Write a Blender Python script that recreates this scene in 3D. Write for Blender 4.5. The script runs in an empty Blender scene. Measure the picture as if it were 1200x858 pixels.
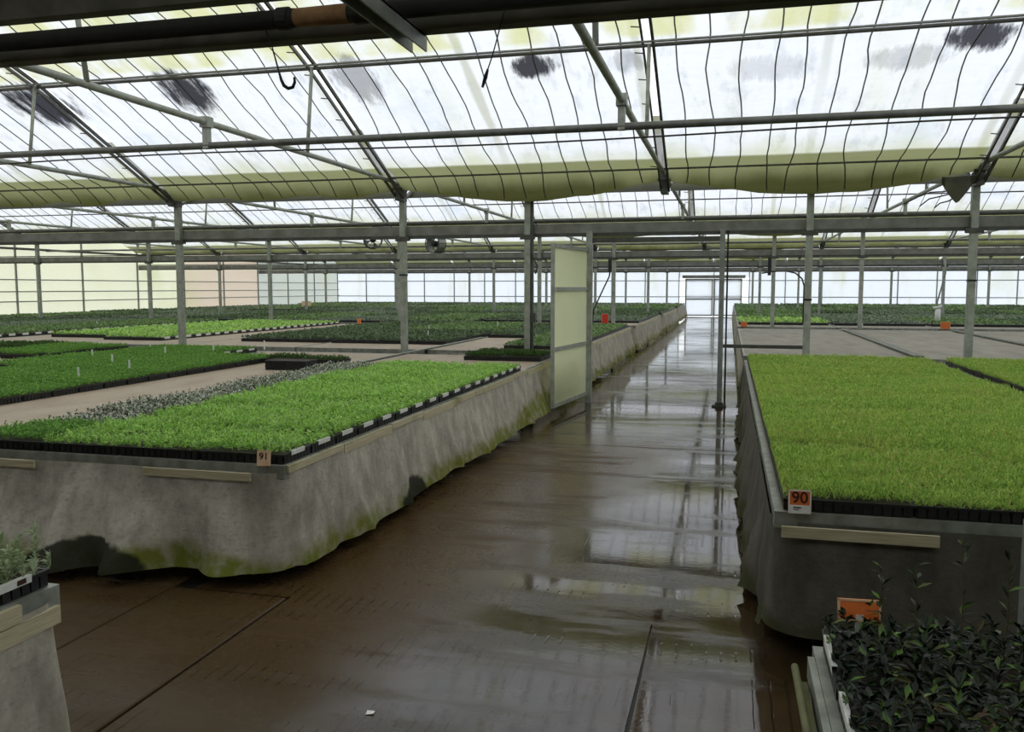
import bpy, math, random
import numpy as np
from mathutils import Vector, Matrix, noise

random.seed(7)
rng = np.random.default_rng(7)
SC = bpy.context.scene
COL = SC.collection
R = math.radians

# ------------------------------------------------------------------ camera, sky, exposure
cam_d = bpy.data.cameras.new('camera')
cam_d.sensor_width = 36.0
cam_d.lens = 30.0
cam_d.clip_start = 0.05
cam_d.clip_end = 300
cam = bpy.data.objects.new('camera', cam_d)
cam.location = (0, 0, 1.7)
cam.rotation_euler = (R(90 - 5.256), 0, R(14.25))
COL.objects.link(cam)
SC.camera = cam

world = bpy.data.worlds.new('overcast_sky')
SC.world = world
world.use_nodes = True
wn = world.node_tree
wn.nodes['Background'].inputs['Color'].default_value = (0.93, 0.97, 1.0, 1)
wn.nodes['Background'].inputs['Strength'].default_value = 1.52

SC.view_settings.view_transform = 'Standard'
SC.view_settings.look = 'None'
SC.view_settings.exposure = 0.0
SC.view_settings.gamma = 1.0
SC.view_settings.use_curve_mapping = False
SC.cycles.use_denoising = True
SC.cycles.max_bounces = 8
SC.cycles.diffuse_bounces = 5
SC.cycles.glossy_bounces = 4
SC.cycles.transmission_bounces = 5
SC.cycles.transparent_max_bounces = 8
SC.cycles.caustics_reflective = False

# ------------------------------------------------------------------ plan of the greenhouse (metres)
ROWS = [2.7 + 9.8 * k for k in range(5)]          # post rows; gutters run along X above them
Y_END = 51.7
X_LEFT, X_RIGHT = -24.9, 19.1
FRAMES = [-20.9, -16.9, -12.88, -8.88, -4.91, -0.92, 3.1, 7.1, 11.1, 15.1]
BED = 0.69
RAIL = 0.69

# ------------------------------------------------------------------ helpers
class MB:
    def __init__(s):
        s.v = []; s.f = []; s.m = []
    def quadmesh(s, vs, fs, mi=0):
        o = len(s.v); s.v += [tuple(v) for v in vs]
        for f in fs:
            s.f.append(tuple(i + o for i in f)); s.m.append(mi)
        return s
    def box(s, x0, x1, y0, y1, z0, z1, mi=0):
        return s.quadmesh([(x0,y0,z0),(x1,y0,z0),(x1,y1,z0),(x0,y1,z0),(x0,y0,z1),(x1,y0,z1),(x1,y1,z1),(x0,y1,z1)],
                   [(0,3,2,1),(4,5,6,7),(0,1,5,4),(1,2,6,5),(2,3,7,6),(3,0,4,7)], mi)
    def bar(s, p, q, w, h, up=(0,0,1), mi=0):
        p = Vector(p); q = Vector(q); d = (q - p).normalized(); u = Vector(up)
        if abs(d.dot(u)) > .98: u = Vector((0,1,0))
        a = d.cross(u).normalized() * (w/2); b = a.cross(d).normalized() * (h/2)
        vs = [p-a-b, p+a-b, p+a+b, p-a+b, q-a-b, q+a-b, q+a+b, q-a+b]
        return s.quadmesh(vs, [(0,1,2,3),(7,6,5,4),(0,4,5,1),(1,5,6,2),(2,6,7,3),(3,7,4,0)], mi)
    def tube(s, pts, r, n=8, mi=0, cap=True):
        pts = [Vector(p) for p in pts]; o = len(s.v); k = len(pts)
        rr = r if isinstance(r, (list, tuple)) else [r]*k
        ref = None
        for i, p in enumerate(pts):
            d = (pts[min(i+1,k-1)] - pts[max(i-1,0)]).normalized()
            if ref is None:
                ref = Vector((0,0,1)) if abs(d.z) < .9 else Vector((1,0,0))
            a = d.cross(ref).normalized(); b = a.cross(d).normalized(); ref = b
            for j in range(n):
                t = 2*math.pi*j/n
                s.v.append(tuple(p + a*math.cos(t)*rr[i] + b*math.sin(t)*rr[i]))
        for i in range(k-1):
            for j in range(n):
                j2 = (j+1) % n
                s.f.append((o+i*n+j, o+i*n+j2, o+(i+1)*n+j2, o+(i+1)*n+j)); s.m.append(mi)
        if cap:
            s.f.append(tuple(o+j for j in range(n))[::-1]); s.m.append(mi)
            s.f.append(tuple(o+(k-1)*n+j for j in range(n))); s.m.append(mi)
        return s
    def grid(s, fn, nu, nv, mi=0):
        o = len(s.v)
        for i in range(nu+1):
            for j in range(nv+1):
                s.v.append(tuple(fn(i/nu, j/nv)))
        for i in range(nu):
            for j in range(nv):
                a = o+i*(nv+1)+j
                s.f.append((a, a+nv+1, a+nv+2, a+1)); s.m.append(mi)
        return s
    def mesh(s, name, mats, smooth=False):
        me = bpy.data.meshes.new(name)
        me.from_pydata(s.v, [], s.f)
        for m in (mats if isinstance(mats, (list, tuple)) else [mats]): me.materials.append(m)
        if any(s.m): me.polygons.foreach_set('material_index', s.m)
        if smooth: me.polygons.foreach_set('use_smooth', [True]*len(me.polygons))
        me.update()
        return me
    def build(s, name, mats, parent=None, smooth=False, loc=None):
        return link(name, s.mesh(name, mats, smooth), parent, loc)

def link(name, me, parent=None, loc=None):
    o = bpy.data.objects.new(name, me); COL.objects.link(o)
    if loc: o.location = loc
    if parent: o.parent = parent
    return o

def tag(o, label=None, cat=None, group=None, kind=None):
    if label: o['label'] = label
    if cat: o['category'] = cat
    if group: o['group'] = group
    if kind: o['kind'] = kind
    return o

def thing(name, loc, label=None, cat=None, group=None, kind=None, rz=0):
    o = bpy.data.objects.new(name, None); COL.objects.link(o)
    o.location = loc; o.rotation_euler = (0, 0, rz); o.empty_display_size = .1
    return tag(o, label, cat, group, kind)

def copy_tree(o, parent=None):
    c = o.copy(); COL.objects.link(c); c.parent = parent
    for ch in o.children: copy_tree(ch, c)
    return c

# ------------------------------------------------------------------ materials
class NT:
    def __init__(s, name):
        s.mat = bpy.data.materials.new(name); s.mat.use_nodes = True
        s.nt = s.mat.node_tree; s.nt.nodes.clear()
        s.out = s.n('ShaderNodeOutputMaterial')
    def n(s, t, **kw):
        nd = s.nt.nodes.new(t)
        for k, v in kw.items():
            if k.startswith('i_'):
                key = k[2:]
                key = int(key) if key.isdigit() else key.replace('_', ' ')
                if hasattr(v, 'is_output'): s.nt.links.new(v, nd.inputs[key])
                else: nd.inputs[key].default_value = v
            else: setattr(nd, k, v)
        return nd
    def l(s, a, b): s.nt.links.new(a, b)
    def pos(s): return s.n('ShaderNodeNewGeometry').outputs['Position']
    def sep(s, v):
        return s.n('ShaderNodeSeparateXYZ', i_0=v).outputs
    def scale(s, v, xyz):
        return s.n('ShaderNodeMapping', i_Vector=v, i_Scale=xyz).outputs[0]
    def noise(s, v, sc, det=4, rough=.55):
        return s.n('ShaderNodeTexNoise', i_Vector=v, i_Scale=sc, i_Detail=det, i_Roughness=rough).outputs['Fac']
    def ramp(s, f, stops):
        r = s.n('ShaderNodeValToRGB', i_Fac=f); e = r.color_ramp.elements
        while len(e) < len(stops): e.new(.5)
        for el, (p, c) in zip(e, stops):
            el.position = p; el.color = (*c, 1) if len(c) == 3 else c
        return r.outputs['Color']
    def mrange(s, f, a, b, c=0., d=1., smooth=True):
        return s.n('ShaderNodeMapRange', i_0=f, i_1=a, i_2=b, i_3=c, i_4=d, interpolation_type='SMOOTHSTEP' if smooth else 'LINEAR').outputs[0]
    def math(s, op, a, b=0.):
        return s.n('ShaderNodeMath', operation=op, i_0=a, i_1=b).outputs[0]
    def mix(s, f, a, b):
        m = s.n('ShaderNodeMix', data_type='RGBA')
        for key, v in ((0, f), (6, a), (7, b)):
            if hasattr(v, 'is_output'): s.l(v, m.inputs[key])
            else: m.inputs[key].default_value = v if key == 0 else ((*v, 1) if len(v) == 3 else v)
        return m.outputs[2]
    def bump(s, h, st, dist=.01):
        return s.n('ShaderNodeBump', i_Height=h, i_Strength=st, i_Distance=dist).outputs[0]
    def principled(s, col, rough=.6, normal=None, metal=0., spec=.5):
        p = s.n('ShaderNodeBsdfPrincipled')
        for k, v in (('Base Color', col), ('Roughness', rough), ('Metallic', metal), ('Specular IOR Level', spec)):
            if hasattr(v, 'is_output'): s.l(v, p.inputs[k])
            else: p.inputs[k].default_value = (*v, 1) if k == 'Base Color' and len(v) == 3 else v
        if normal: s.l(normal, p.inputs['Normal'])
        return p.outputs[0]
    def done(s, sh):
        s.l(sh, s.out.inputs['Surface']); return s.mat

def simple(name, c1, c2=None, rough=.6, sc=8., metal=0., spec=.4, bump=0.):
    t = NT(name); p = t.pos(); f = t.noise(p, sc, 5)
    c2 = c2 or tuple(x*.7 for x in c1)
    col = t.ramp(f, [(.35, c1), (.68, c2)])
    nrm = t.bump(f, bump) if bump else None
    return t.done(t.principled(col, rough, nrm, metal, spec))

M = {}
M['steel'] = simple('galvanised_steel', (.30,.31,.29), (.20,.21,.19), .5, 14, .35)
M['post_steel'] = simple('weathered_post_steel', (.40,.41,.37), (.26,.28,.23), .55, 10, .2)
M['beam_steel'] = simple('beam_steel', (.27,.27,.25), (.17,.17,.15), .6, 5, .2)
M['dark_steel'] = simple('dark_pipe_steel', (.10,.10,.09), (.06,.06,.05), .5, 9, .3)
M['pipe_steel'] = simple('grey_pipe_steel', (.16,.16,.15), (.10,.10,.09), .45, 9, .3)
M['near_beam'] = simple('dirty_beam_paint', (.10,.09,.075), (.05,.045,.035), .7, 7, .0)
M['black_pipe'] = simple('black_heating_pipe', (.012,.011,.010), (.02,.018,.015), .7, 12)
M['rust'] = simple('rusty_lagging', (.34,.20,.09), (.20,.10,.05), .85, 18, bump=.4)
M['black'] = simple('black_plastic', (.010,.010,.011), (.018,.018,.018), .45, 20)
M['alu'] = simple('aluminium_rail', (.36,.37,.33), (.20,.21,.17), .5, 12, .35)
M['white'] = simple('white_label', (.82,.82,.78), (.70,.70,.66), .5, 40)
M['orange'] = simple('orange_sign', (.85,.22,.05), (.78,.17,.03), .55, 30)
M['paleorange'] = simple('faded_orange_sign', (.85,.60,.40), (.75,.45,.25), .6, 20)
M['red'] = simple('red_sign', (.72,.05,.03), (.6,.04,.02), .5, 30)
M['ink'] = simple('dark_ink', (.05,.012,.005), (.04,.01,.005), .6, 30)
M['rope'] = simple('black_cord', (.015,.015,.015), None, .6, 30)
M['soil'] = simple('potting_soil', (.035,.024,.016), (.06,.045,.03), .9, 60)
M['concrete_dark'] = simple('unseen_block_paint', (.42,.40,.37), (.30,.29,.27), .8, 4)
M['unseen_shed_roof'] = simple('unseen_shed_sheet', (.30,.30,.29), (.22,.22,.21), .7, 3)
M['stem'] = simple('brown_stem', (.10,.07,.035), (.06,.05,.02), .8, 40)
M['under'] = simple('soil_under_benches', (.035,.03,.024), (.02,.018,.014), .9, 3)

def wood_mat():
    t = NT('weathered_board'); p = t.pos()
    g = t.noise(t.scale(p, (2, 2, 60)), 3, 5)
    col = t.ramp(g, [(.3, (.60,.53,.36)), (.6, (.46,.40,.26)), (.8, (.30,.25,.15))])
    moss = t.mrange(t.noise(p, 2.6, 3), .55, .75)
    col = t.mix(t.math('MULTIPLY', moss, .7), col, (.20,.21,.04))
    return t.done(t.principled(col, .75, t.bump(g, .3)))
M['wood'] = wood_mat()

def bed_mat(name, a, b, c):
    t = NT(name); p = t.pos()
    f = t.noise(t.scale(p, (3, 1, 1)), 1.2, 6, .6); g = t.noise(p, 60, 2)
    col = t.ramp(f, [(.3, a), (.52, b), (.75, c)])
    col = t.mix(t.mrange(g, .35, .7, 0, .35), col, tuple(x*.55 for x in b))
    return t.done(t.principled(col, .6, t.bump(g, .3, .004)))
M['wood_moss'] = simple('mossy_dark_board', (.17,.17,.07), (.10,.10,.05), .8, 9)
M['bed_tan'] = bed_mat('tan_capillary_matting', (.46,.37,.28), (.40,.31,.23), (.30,.22,.15))
M['bed_grey'] = bed_mat('grey_capillary_matting', (.30,.27,.22), (.24,.21,.165), (.15,.13,.10))

def cloth_mat(name='grey_skirt_fabric', shade_wet=0.):
    t = NT(name); p = t.pos(); X, Y, Z = t.sep(p)
    f = t.noise(t.scale(p, (1, 1, .55)), 6, 7, .7); g = t.noise(t.scale(p, (1, 1, 2)), 26, 5); b = t.noise(p, 1.1, 3)
    col = t.ramp(f, [(.28, (.23,.21,.17)), (.5, (.41,.375,.315)), (.72, (.60,.55,.465))])
    col = t.mix(t.mrange(g, .5, .75, 0, .5), col, (.20,.18,.145))
    dn = t.noise(t.scale(p, (1, 1, .25)), 3.0, 4)
    col = t.mix(t.mrange(dn, .55, .75, 0, .6), col, (.19,.175,.145))
    # rusty and dark blotches
    col = t.mix(t.mrange(b, .58, .72, 0, .55), col, (.12,.105,.08))
    # algae growing up from the hem
    zz = t.math('ADD', Z, t.math('MULTIPLY', t.math('SUBTRACT', t.noise(p, 3.2, 4), .5), -.42))
    zz = t.math('SUBTRACT', zz, t.math('MULTIPLY', t.math('MULTIPLY', t.mrange(Y, 8.2, 10.8), t.mrange(Y, 12.2, 13, 1, 0)), .16))
    al = t.mrange(zz, .10, .24, 1, 0)
    col = t.mix(t.math('MULTIPLY', al, t.mrange(t.noise(p, 9, 3), .3, .6, .5, 1)), col, (.15,.165,.022))
    if shade_wet: col = t.mix(shade_wet, col, (.035,.034,.026))  # shade and wet dirt of the front mixed into the whole skirt colour
    # near-black patches at the hem with their own outline
    dark_patch = None
    for (cx, cy, w, h, axis) in ((-3.62, 4.15, .46, .24, 'x'), (-2.38, 6.12, .33, .25, 'y')):
        a = X if axis == 'x' else Y
        o = Y if axis == 'x' else X
        oc = cy if axis == 'x' else cx
        ac = cx if axis == 'x' else cy
        da = t.math('DIVIDE', t.math('ABSOLUTE', t.math('SUBTRACT', a, ac)), w)
        dz = t.math('DIVIDE', Z, h)
        do = t.math('MULTIPLY', t.math('ABSOLUTE', t.math('SUBTRACT', o, oc)), 1.2)
        d = t.math('ADD', t.math('ADD', t.math('MULTIPLY', da, da), t.math('MULTIPLY', dz, dz)), t.math('MULTIPLY', do, do))
        d = t.math('ADD', d, t.math('MULTIPLY', t.math('SUBTRACT', t.noise(p, 7, 3), .5), .7))
        k = t.mrange(d, .85, 1.08, 1, 0)
        dark_patch = k if dark_patch is None else t.math('MAXIMUM', dark_patch, k)
    col = t.mix(t.math('MULTIPLY', dark_patch, .93), col, (.012,.013,.008))
    return t.done(t.principled(col, .85, t.bump(g, .35, .006), spec=.2))
M['cloth'] = cloth_mat()
M['cloth_shade_wet'] = cloth_mat('shaded_wet_skirt_fabric', .80)

def film_mat(name, smudges=True, tint=(.90,.92,.95), trans=.80):
    t = NT(name); p = t.pos(); X, Y, Z = t.sep(p)
    sp = t.scale(p, (1.0, .16, .16))
    a = t.noise(sp, 2.2, 5); b = t.noise(p, .8, 4); cc = t.noise(t.scale(p, (1, .3, .3)), .7, 3)
    col = t.mix(t.mrange(a, .50, .75, 0, .40), tint, (.80,.80,.64))
    if smudges: col = t.mix(t.mrange(b, .54, .74, 0, .6), col, (.66,.74,.82))
    col = t.mix(t.mrange(cc, .60, .78, 0, .35), col, (.72,.74,.50))
    mo = t.noise(t.scale(p, (1.2, .5, .5)), 3.5, 6, .65)
    if smudges: col = t.mix(t.mrange(mo, .50, .72, 0, .50), col, (.52,.55,.60))
    if smudges:
        sx_ = t.math('PINGPONG', t.math('ADD', X, 101.05), 1.0)
        sn = t.math('ADD', sx_, t.math('MULTIPLY', t.math('SUBTRACT', t.noise(t.scale(p, (1, .3, .3)), 2.5, 3), .5), .10))
        col = t.mix(t.math('MULTIPLY', t.mrange(sn, .02, .075, 1, 0), t.mrange(t.noise(t.scale(p, (.5, .2, .2)), 1.3, 2), .35, .6, .15, .6)), col, (.46,.46,.33))
        # algae film towards the gutters and above the upper purlin
        n1 = t.math('MULTIPLY', t.math('SUBTRACT', t.noise(t.scale(p, (1, .4, .4)), 1.6, 4), .5), .45)
        g = t.mrange(t.math('ADD', Z, n1), 3.36, 3.62, 1, 0)
        col = t.mix(t.math('MULTIPLY', g, .55), col, (.55,.57,.28))
        hb = t.mrange(Z, 3.405, 3.43, 1, 0)
        col = t.mix(t.math('MULTIPLY', hb, .9), col, (.20,.21,.08))
        lo = t.mrange(t.math('ADD', Z, t.math('MULTIPLY', n1, .5)), 3.08, 3.33, 1, 0)
        col = t.mix(t.math('MULTIPLY', lo, .95), col, (.065,.068,.020))
        up = t.mrange(Z, 4.37, 4.42, 0, 1)
        un = t.mrange(t.noise(t.scale(p, (1, .5, .5)), 1.2, 4), .40, .62)
        col = t.mix(t.math('MULTIPLY', t.math('MULTIPLY', up, un), .75), col, (.66,.66,.26))
        # dark heaps of leaf litter lying on the sheet, one below the purlin in every sheet width
        yl = t.math('SUBTRACT', t.math('MODULO', t.math('ADD', Y, 100 - 2.7), 9.8), 0)     # distance from row, 0..9.8 (shifted)
        nn = t.math('MULTIPLY', t.math('SUBTRACT', t.noise(t.scale(p, (1.6, .35, .35)), 5.0, 6, .75), .5), 2.6)
        dark = None
        for (sx, sy, wx, wy, st) in ((-9.15, 10.05, .62, .55, .97), (-6.86, 9.95, .42, .48, .97), (-4.48, 9.95, .38, .5, .55), (-2.26, 9.88, .34, .22, .96), (-1.15, 9.9, .25, .22, .35), (2.45, 9.86, .40, .26, .95), (1.8, 10.1, .5, .22, .3), (.4, 10.15, .55, .25, .22), (-13.4, 19.75, .5, .4, .9), (-6.7, 19.75, .5, .4, .8)):
            dx = t.math('DIVIDE', t.math('SUBTRACT', X, sx), wx); dy = t.math('DIVIDE', t.math('SUBTRACT', Y, sy), wy)
            d = t.math('ADD', t.math('MULTIPLY', dx, dx), t.math('MULTIPLY', dy, dy))
            k = t.math('MULTIPLY', t.mrange(t.math('ADD', d, nn), .25, .95, 1, 0), st)
            dark = k if dark is None else t.math('MAXIMUM', dark, k)
        col = t.mix(dark, col, (.025,.025,.035))
    nrm = t.bump(t.noise(t.scale(p, (1, 2.2, 2.2)), 2.6, 4), .5, .06)
    tr = t.n('ShaderNodeBsdfTranslucent', i_Color=col, i_Normal=nrm).outputs[0]
    di = t.n('ShaderNodeBsdfDiffuse', i_Color=col, i_Normal=nrm).outputs[0]
    gl = t.n('ShaderNodeBsdfGlossy', i_Color=(1,1,1,1), i_Roughness=.25).outputs[0]
    m1 = t.n('ShaderNodeMixShader', i_0=trans, i_1=di, i_2=tr).outputs[0]
    m2 = t.n('ShaderNodeMixShader', i_0=.03, i_1=m1, i_2=gl).outputs[0]
    return t.done(m2)
M['film'] = film_mat('roof_bubble_film', True, (.90,.91,.96))
M['film_wall'] = film_mat('wall_film_white', False, (.92,.94,.97), .82)
M['film_cream'] = film_mat('wall_film_cream', False, (.90,.90,.78), .80)
M['film_pink'] = film_mat('wall_film_pinkish', False, (.84,.77,.68), .76)
M['film_grey'] = film_mat('wall_film_grey', False, (.78,.80,.76), .72)
M['door_film'] = film_mat('door_sheet_greenish', False, (.92,.95,.64), .68)

def floor_mat():
    t = NT('wet_concrete'); p = t.pos(); X, Y, Z = t.sep(p)
    big = t.noise(p, .55, 4, .6); mid = t.noise(p, 2.4, 6, .62); fine = t.noise(p, 38, 4, .6)
    st = t.noise(t.scale(p, (.35, 1.8, 1)), 2.2, 5, .6)
    col = t.ramp(mid, [(.30, (.018,.011,.005)), (.5, (.033,.021,.010)), (.72, (.058,.041,.023))])
    col = t.mix(t.mrange(big, .42, .62, 0, .6), col, (.068,.036,.012))
    grey = t.mrange(t.noise(t.scale(p, (.6, 1.2, 1)), 1.0, 5, .6), .45, .62)
    # a lane down the middle mixes towards a paler grey
    lane = t.math('MULTIPLY', t.mrange(t.math('ADD', X, t.math('MULTIPLY', big, .8)), -1.5, -.7), t.mrange(X, -.1, .25, 1, 0))
    col = t.mix(t.math('MULTIPLY', t.math('MULTIPLY', grey, lane), .7), col, (.075,.065,.052))
    col = t.mix(t.mrange(fine, .62, .75, 0, .3), col, (.10,.088,.07))
    wet = t.mrange(t.math('ADD', t.math('MULTIPLY', st, .6), t.math('MULTIPLY', big, .4)), .37, .51)
    # the floor by the near left bench is only damp
    dry = t.mrange(t.math('ADD', t.math('ADD', X, t.math('MULTIPLY', Y, -.16)), t.math('MULTIPLY', mid, .7)), -2.0, -1.2, 1, 0)
    dry = t.math('MULTIPLY', dry, t.mrange(Y, 8, 11, 1, 0))
    col = t.mix(t.math('MULTIPLY', dry, .55), col, (.088,.052,.021))
    rough = t.math('SUBTRACT', .30, t.math('MULTIPLY', wet, .26))
    rough = t.math('ADD', rough, t.math('MULTIPLY', dry, .22))
    rough = t.math('ADD', rough, t.mrange(fine, .5, .8, 0, .08))
    spec = t.math('SUBTRACT', .5, t.math('MULTIPLY', dry, .36))
    # tamping grooves in patches
    wv = t.n('ShaderNodeTexWave', i_Vector=p, i_Scale=4.6, i_Distortion=.6, i_Detail=1.0, wave_type='BANDS', bands_direction='X').outputs['Fac']
    gr = t.math('MULTIPLY', t.mrange(wv, .0, .10, 1, 0), t.mrange(t.noise(t.scale(p, (.7, 1.6, 1)), 1.7, 3), .50, .58))
    col = t.mix(t.math('MULTIPLY', gr, .65), col, (.012,.009,.006))
    h = t.math('ADD', t.math('MULTIPLY', mid, .5), t.math('MULTIPLY', fine, .10))
    h = t.math('SUBTRACT', h, t.math('MULTIPLY', gr, .25))
    bs = t.math('SUBTRACT', .26, t.math('MULTIPLY', wet, .20))
    b = t.n('ShaderNodeBump', i_Height=h, i_Strength=bs, i_Distance=.02).outputs[0]
    return t.done(t.principled(col, rough, b, 0, spec))
M['floor'] = floor_mat()
M['joint'] = simple('joint_filler', (.012,.010,.008), None, .5, 9)

def leaf_mat(name, cols, rough=.5, trans=.25, scale=2.2, spec=.35):
    """cols: list of (position, colour) over a per-leaf random number; slow patches vary it over the bench"""
    t = NT(name); geo = t.n('ShaderNodeNewGeometry')
    r = geo.outputs['Random Per Island']
    pn = t.math('MULTIPLY', t.math('SUBTRACT', t.noise(geo.outputs['Position'], scale, 3), .5), .55)
    col = t.ramp(t.math('ADD', r, pn), cols)
    pr = t.n('ShaderNodeBsdfPrincipled', i_Base_Color=col, i_Roughness=rough, i_Specular_IOR_Level=spec).outputs[0]
    tr = t.n('ShaderNodeBsdfTranslucent', i_Color=col).outputs[0]
    return t.done(t.n('ShaderNodeMixShader', i_0=trans, i_1=pr, i_2=tr).outputs[0])
M['leaf_bright'] = leaf_mat('bright_green_leaf', [(.0, (.15,.33,.06)), (.40, (.42,.70,.14)), (.8, (.64,.90,.26)), (1., (.50,.62,.36))], trans=.35)
M['leaf_varieg'] = leaf_mat('cream_edged_leaf', [(.0, (.035,.07,.025)), (.45, (.10,.15,.06)), (.52, (.60,.62,.52)), (1., (.88,.88,.80))])
M['leaf_fine'] = leaf_mat('yellow_green_leaf', [(.0, (.18,.35,.06)), (.5, (.42,.60,.12)), (.86, (.60,.76,.19)), (.96, (.60,.58,.20)), (1., (.52,.36,.15))], trans=.35, scale=1.6)
M['leaf_mid'] = leaf_mat('mid_green_leaf', [(.0, (.11,.26,.05)), (.5, (.21,.43,.08)), (1., (.33,.56,.13))], trans=.35)
M['leaf_dark'] = leaf_mat('dark_green_leaf', [(.0, (.03,.075,.02)), (.5, (.065,.14,.03)), (1., (.12,.20,.05))])
M['leaf_grey'] = leaf_mat('grey_green_leaf', [(.0, (.12,.20,.10)), (.5, (.18,.27,.14)), (1., (.28,.35,.22))])
M['far_mid'] = leaf_mat('hazed_mid_leaf', [(.0, (.10,.18,.06)), (.5, (.19,.30,.105)), (1., (.29,.40,.17))])  # far greens greyed and lightened: haze put into the leaf colours
M['far_dark'] = leaf_mat('hazed_dark_leaf', [(.0, (.07,.11,.05)), (.5, (.12,.185,.085)), (1., (.19,.25,.13))])
M['far_grey'] = leaf_mat('hazed_grey_leaf', [(.0, (.14,.195,.12)), (.5, (.21,.27,.17)), (1., (.30,.35,.25))])
M['far_bright'] = M['leaf_bright']
M['leaf_broad'] = leaf_mat('glossy_dark_leaf', [(.0, (.005,.010,.004)), (.72, (.011,.020,.007)), (.84, (.03,.06,.012)), (.92, (.11,.22,.03)), (1., (.09,.06,.025))], .42, .08, 5, .3)
M['leaf_silver'] = leaf_mat('silvery_leaf', [(.0, (.26,.34,.17)), (.5, (.44,.52,.31)), (1., (.60,.66,.46))], .6, .2)

# ------------------------------------------------------------------ the setting: floor
fl = thing('floor', (0, 0, 0), kind='structure')
MB().box(X_LEFT, X_RIGHT, -6.5, Y_END, -.2, -.03).build('floor_base', M['under'], fl)
MB().box(-3.2, 2.5, -6.5, Y_END, -.03, -.016).build('joint_filler', M['joint'], fl)
xs = [-9.3, -7.2, -5.2, -3.04, -2.325, .42, 2.6, 5.0]
ys = [-6.4, -2.8, .65, 4.12, 7.6, 9.06, 12.45, 15.9, 19.3, 22.7, 26.2, 29.6, 33.1, 36.6, 40.0, 43.5, 47.0, 51.6]
for i in range(len(xs)-1):
    for j in range(len(ys)-1):
        a, b, c, d = xs[i]+.006, xs[i+1]-.006, ys[j]+.006, ys[j+1]-.006
        if (b < -3.1 or a > .5) and c > 4.0: continue
        if c > 4.0:
            if a > -3.1 and b < -2.3: continue
            if a > -2.4 and b < .5: a = -2.9
        if a == -2.9 and 4 < c < 5: continue
        if a > -2.4 and b < .5 and .6 < c < 4: continue
        k = MB(); e = .006
        k.quadmesh([(a,c,-.03),(b,c,-.03),(b,d,-.03),(a,d,-.03),(a,c,-e),(b,c,-e),(b,d,-e),(a,d,-e),(a+e,c+e,0),(b-e,c+e,0),(b-e,d-e,0),(a+e,d-e,0)],
            [(0,1,5,4),(1,2,6,5),(2,3,7,6),(3,0,4,7),(4,5,9,8),(5,6,10,9),(6,7,11,10),(7,4,8,11),(8,9,10,11)])
        k.build('concrete_slab', M['floor'], fl)
# the slab that runs on under the bench skirt beside the aisle
def slab_poly(pts):
    n = len(pts); c = Vector((sum(p[0] for p in pts)/n, sum(p[1] for p in pts)/n, 0)); k = MB()
    vs = [(x, y, -.03) for x, y in pts] + [(x, y, 0) for x, y in pts]
    k.quadmesh(vs, [tuple(range(n, 2*n))] + [(i, (i+1) % n, n+(i+1) % n, n+i) for i in range(n)])
    k.build('concrete_slab', M['floor'], fl)
slab_poly([(-2.306, .656), (-.353, .656), (-.350, 2.2), (-.355, 3.1), (-.347, 4.22), (-.340, 4.23), (-.336, 3.6), (-.333, 2.2), (-.336, .656), (.414, .656), (.414, 7.594), (-2.9, 7.594), (-2.9, 4.126), (-2.306, 4.126)])

# ------------------------------------------------------------------ the setting: translucent walls
def wall_panels(w, n, a0, a1, fixed, axis, zt, mats):
    st = (a1-a0)/n
    for i in range(n):
        u0, u1 = a0+i*st+.03, a0+(i+1)*st-.03
        m = mats(i, (u0+u1)/2)
        k = MB()
        if axis == 'x': k.box(u0, u1, fixed, fixed+.02, 2.3 if -2.8 < (u0+u1)/2 < .9 else 0.02, zt)
        else: k.box(fixed-.02, fixed, u0, u1, .02, zt)
        k.build('film_sheet', m, w)
        # stud between two sheets
        s_ = MB()
        if axis == 'x': s_.box(u1+.005, u1+.055, fixed-.05, fixed+.02, 0, zt)
        else: s_.box(fixed-.02, fixed+.05, u1+.005, u1+.055, 0, zt)
        s_.build('stud', M['steel'], w)

wf = thing('wall_far', (0, 0, 0), kind='structure')
wall_panels(wf, 22, X_LEFT, X_RIGHT, Y_END, 'x', 5.2, lambda i, x: M['film_wall'])
for z in (1.15, 2.1, 2.62):
    MB().box(X_LEFT, X_RIGHT, Y_END-.08, Y_END-.03, z-.025, z+.025).build('rail', M['steel'], wf)
wl = thing('wall_left', (0, 0, 0), kind='structure')
def lm(i, y):
    if y < 31: return M['film_cream']
    if 35 < y < 42.5: return M['film_pink']
    if y > 42.5: return M['film_grey']
    return M['film_wall'] if y < 33 else M['film_cream']
wall_panels(wl, 15, 2.7, 51.6, X_LEFT, 'y', 5.2, lm)
MB().box(X_LEFT-.1, X_LEFT, -6.4, 2.7, 0, 3.02).build('block_wall_unseen', M['concrete_dark'], wl)  # unseen opaque stretch, added to darken the near bench fronts
for z in (1.19, 1.55, 1.98):
    MB().box(X_LEFT+.03, X_LEFT+.08, 2.7, Y_END, z-.02, z+.02).build('rail', M['steel'], wl)
MB().box(X_LEFT+.03, X_LEFT+.13, 2.7, Y_END, 3.05, 3.13).build('rail', M['dark_steel'], wl)
wr = thing('wall_right', (0, 0, 0), kind='structure')
wall_panels(wr, 15, 2.7, 51.6, X_RIGHT+.02, 'y', 5.2, lambda i, y: M['film_wall'])
MB().box(X_RIGHT, X_RIGHT+.1, -6.4, 2.7, 0, 3.02).build('block_wall_unseen', M['concrete_dark'], wr)  # unseen opaque stretch on this side too, added for the same darkening
tag(MB().box(X_LEFT-.1, X_RIGHT+.1, -6.6, -6.4, 0, 5.2).build('wall_back_unseen', M['concrete_dark']), kind='structure')  # unseen shed behind the camera, added to keep the near fronts dark
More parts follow.
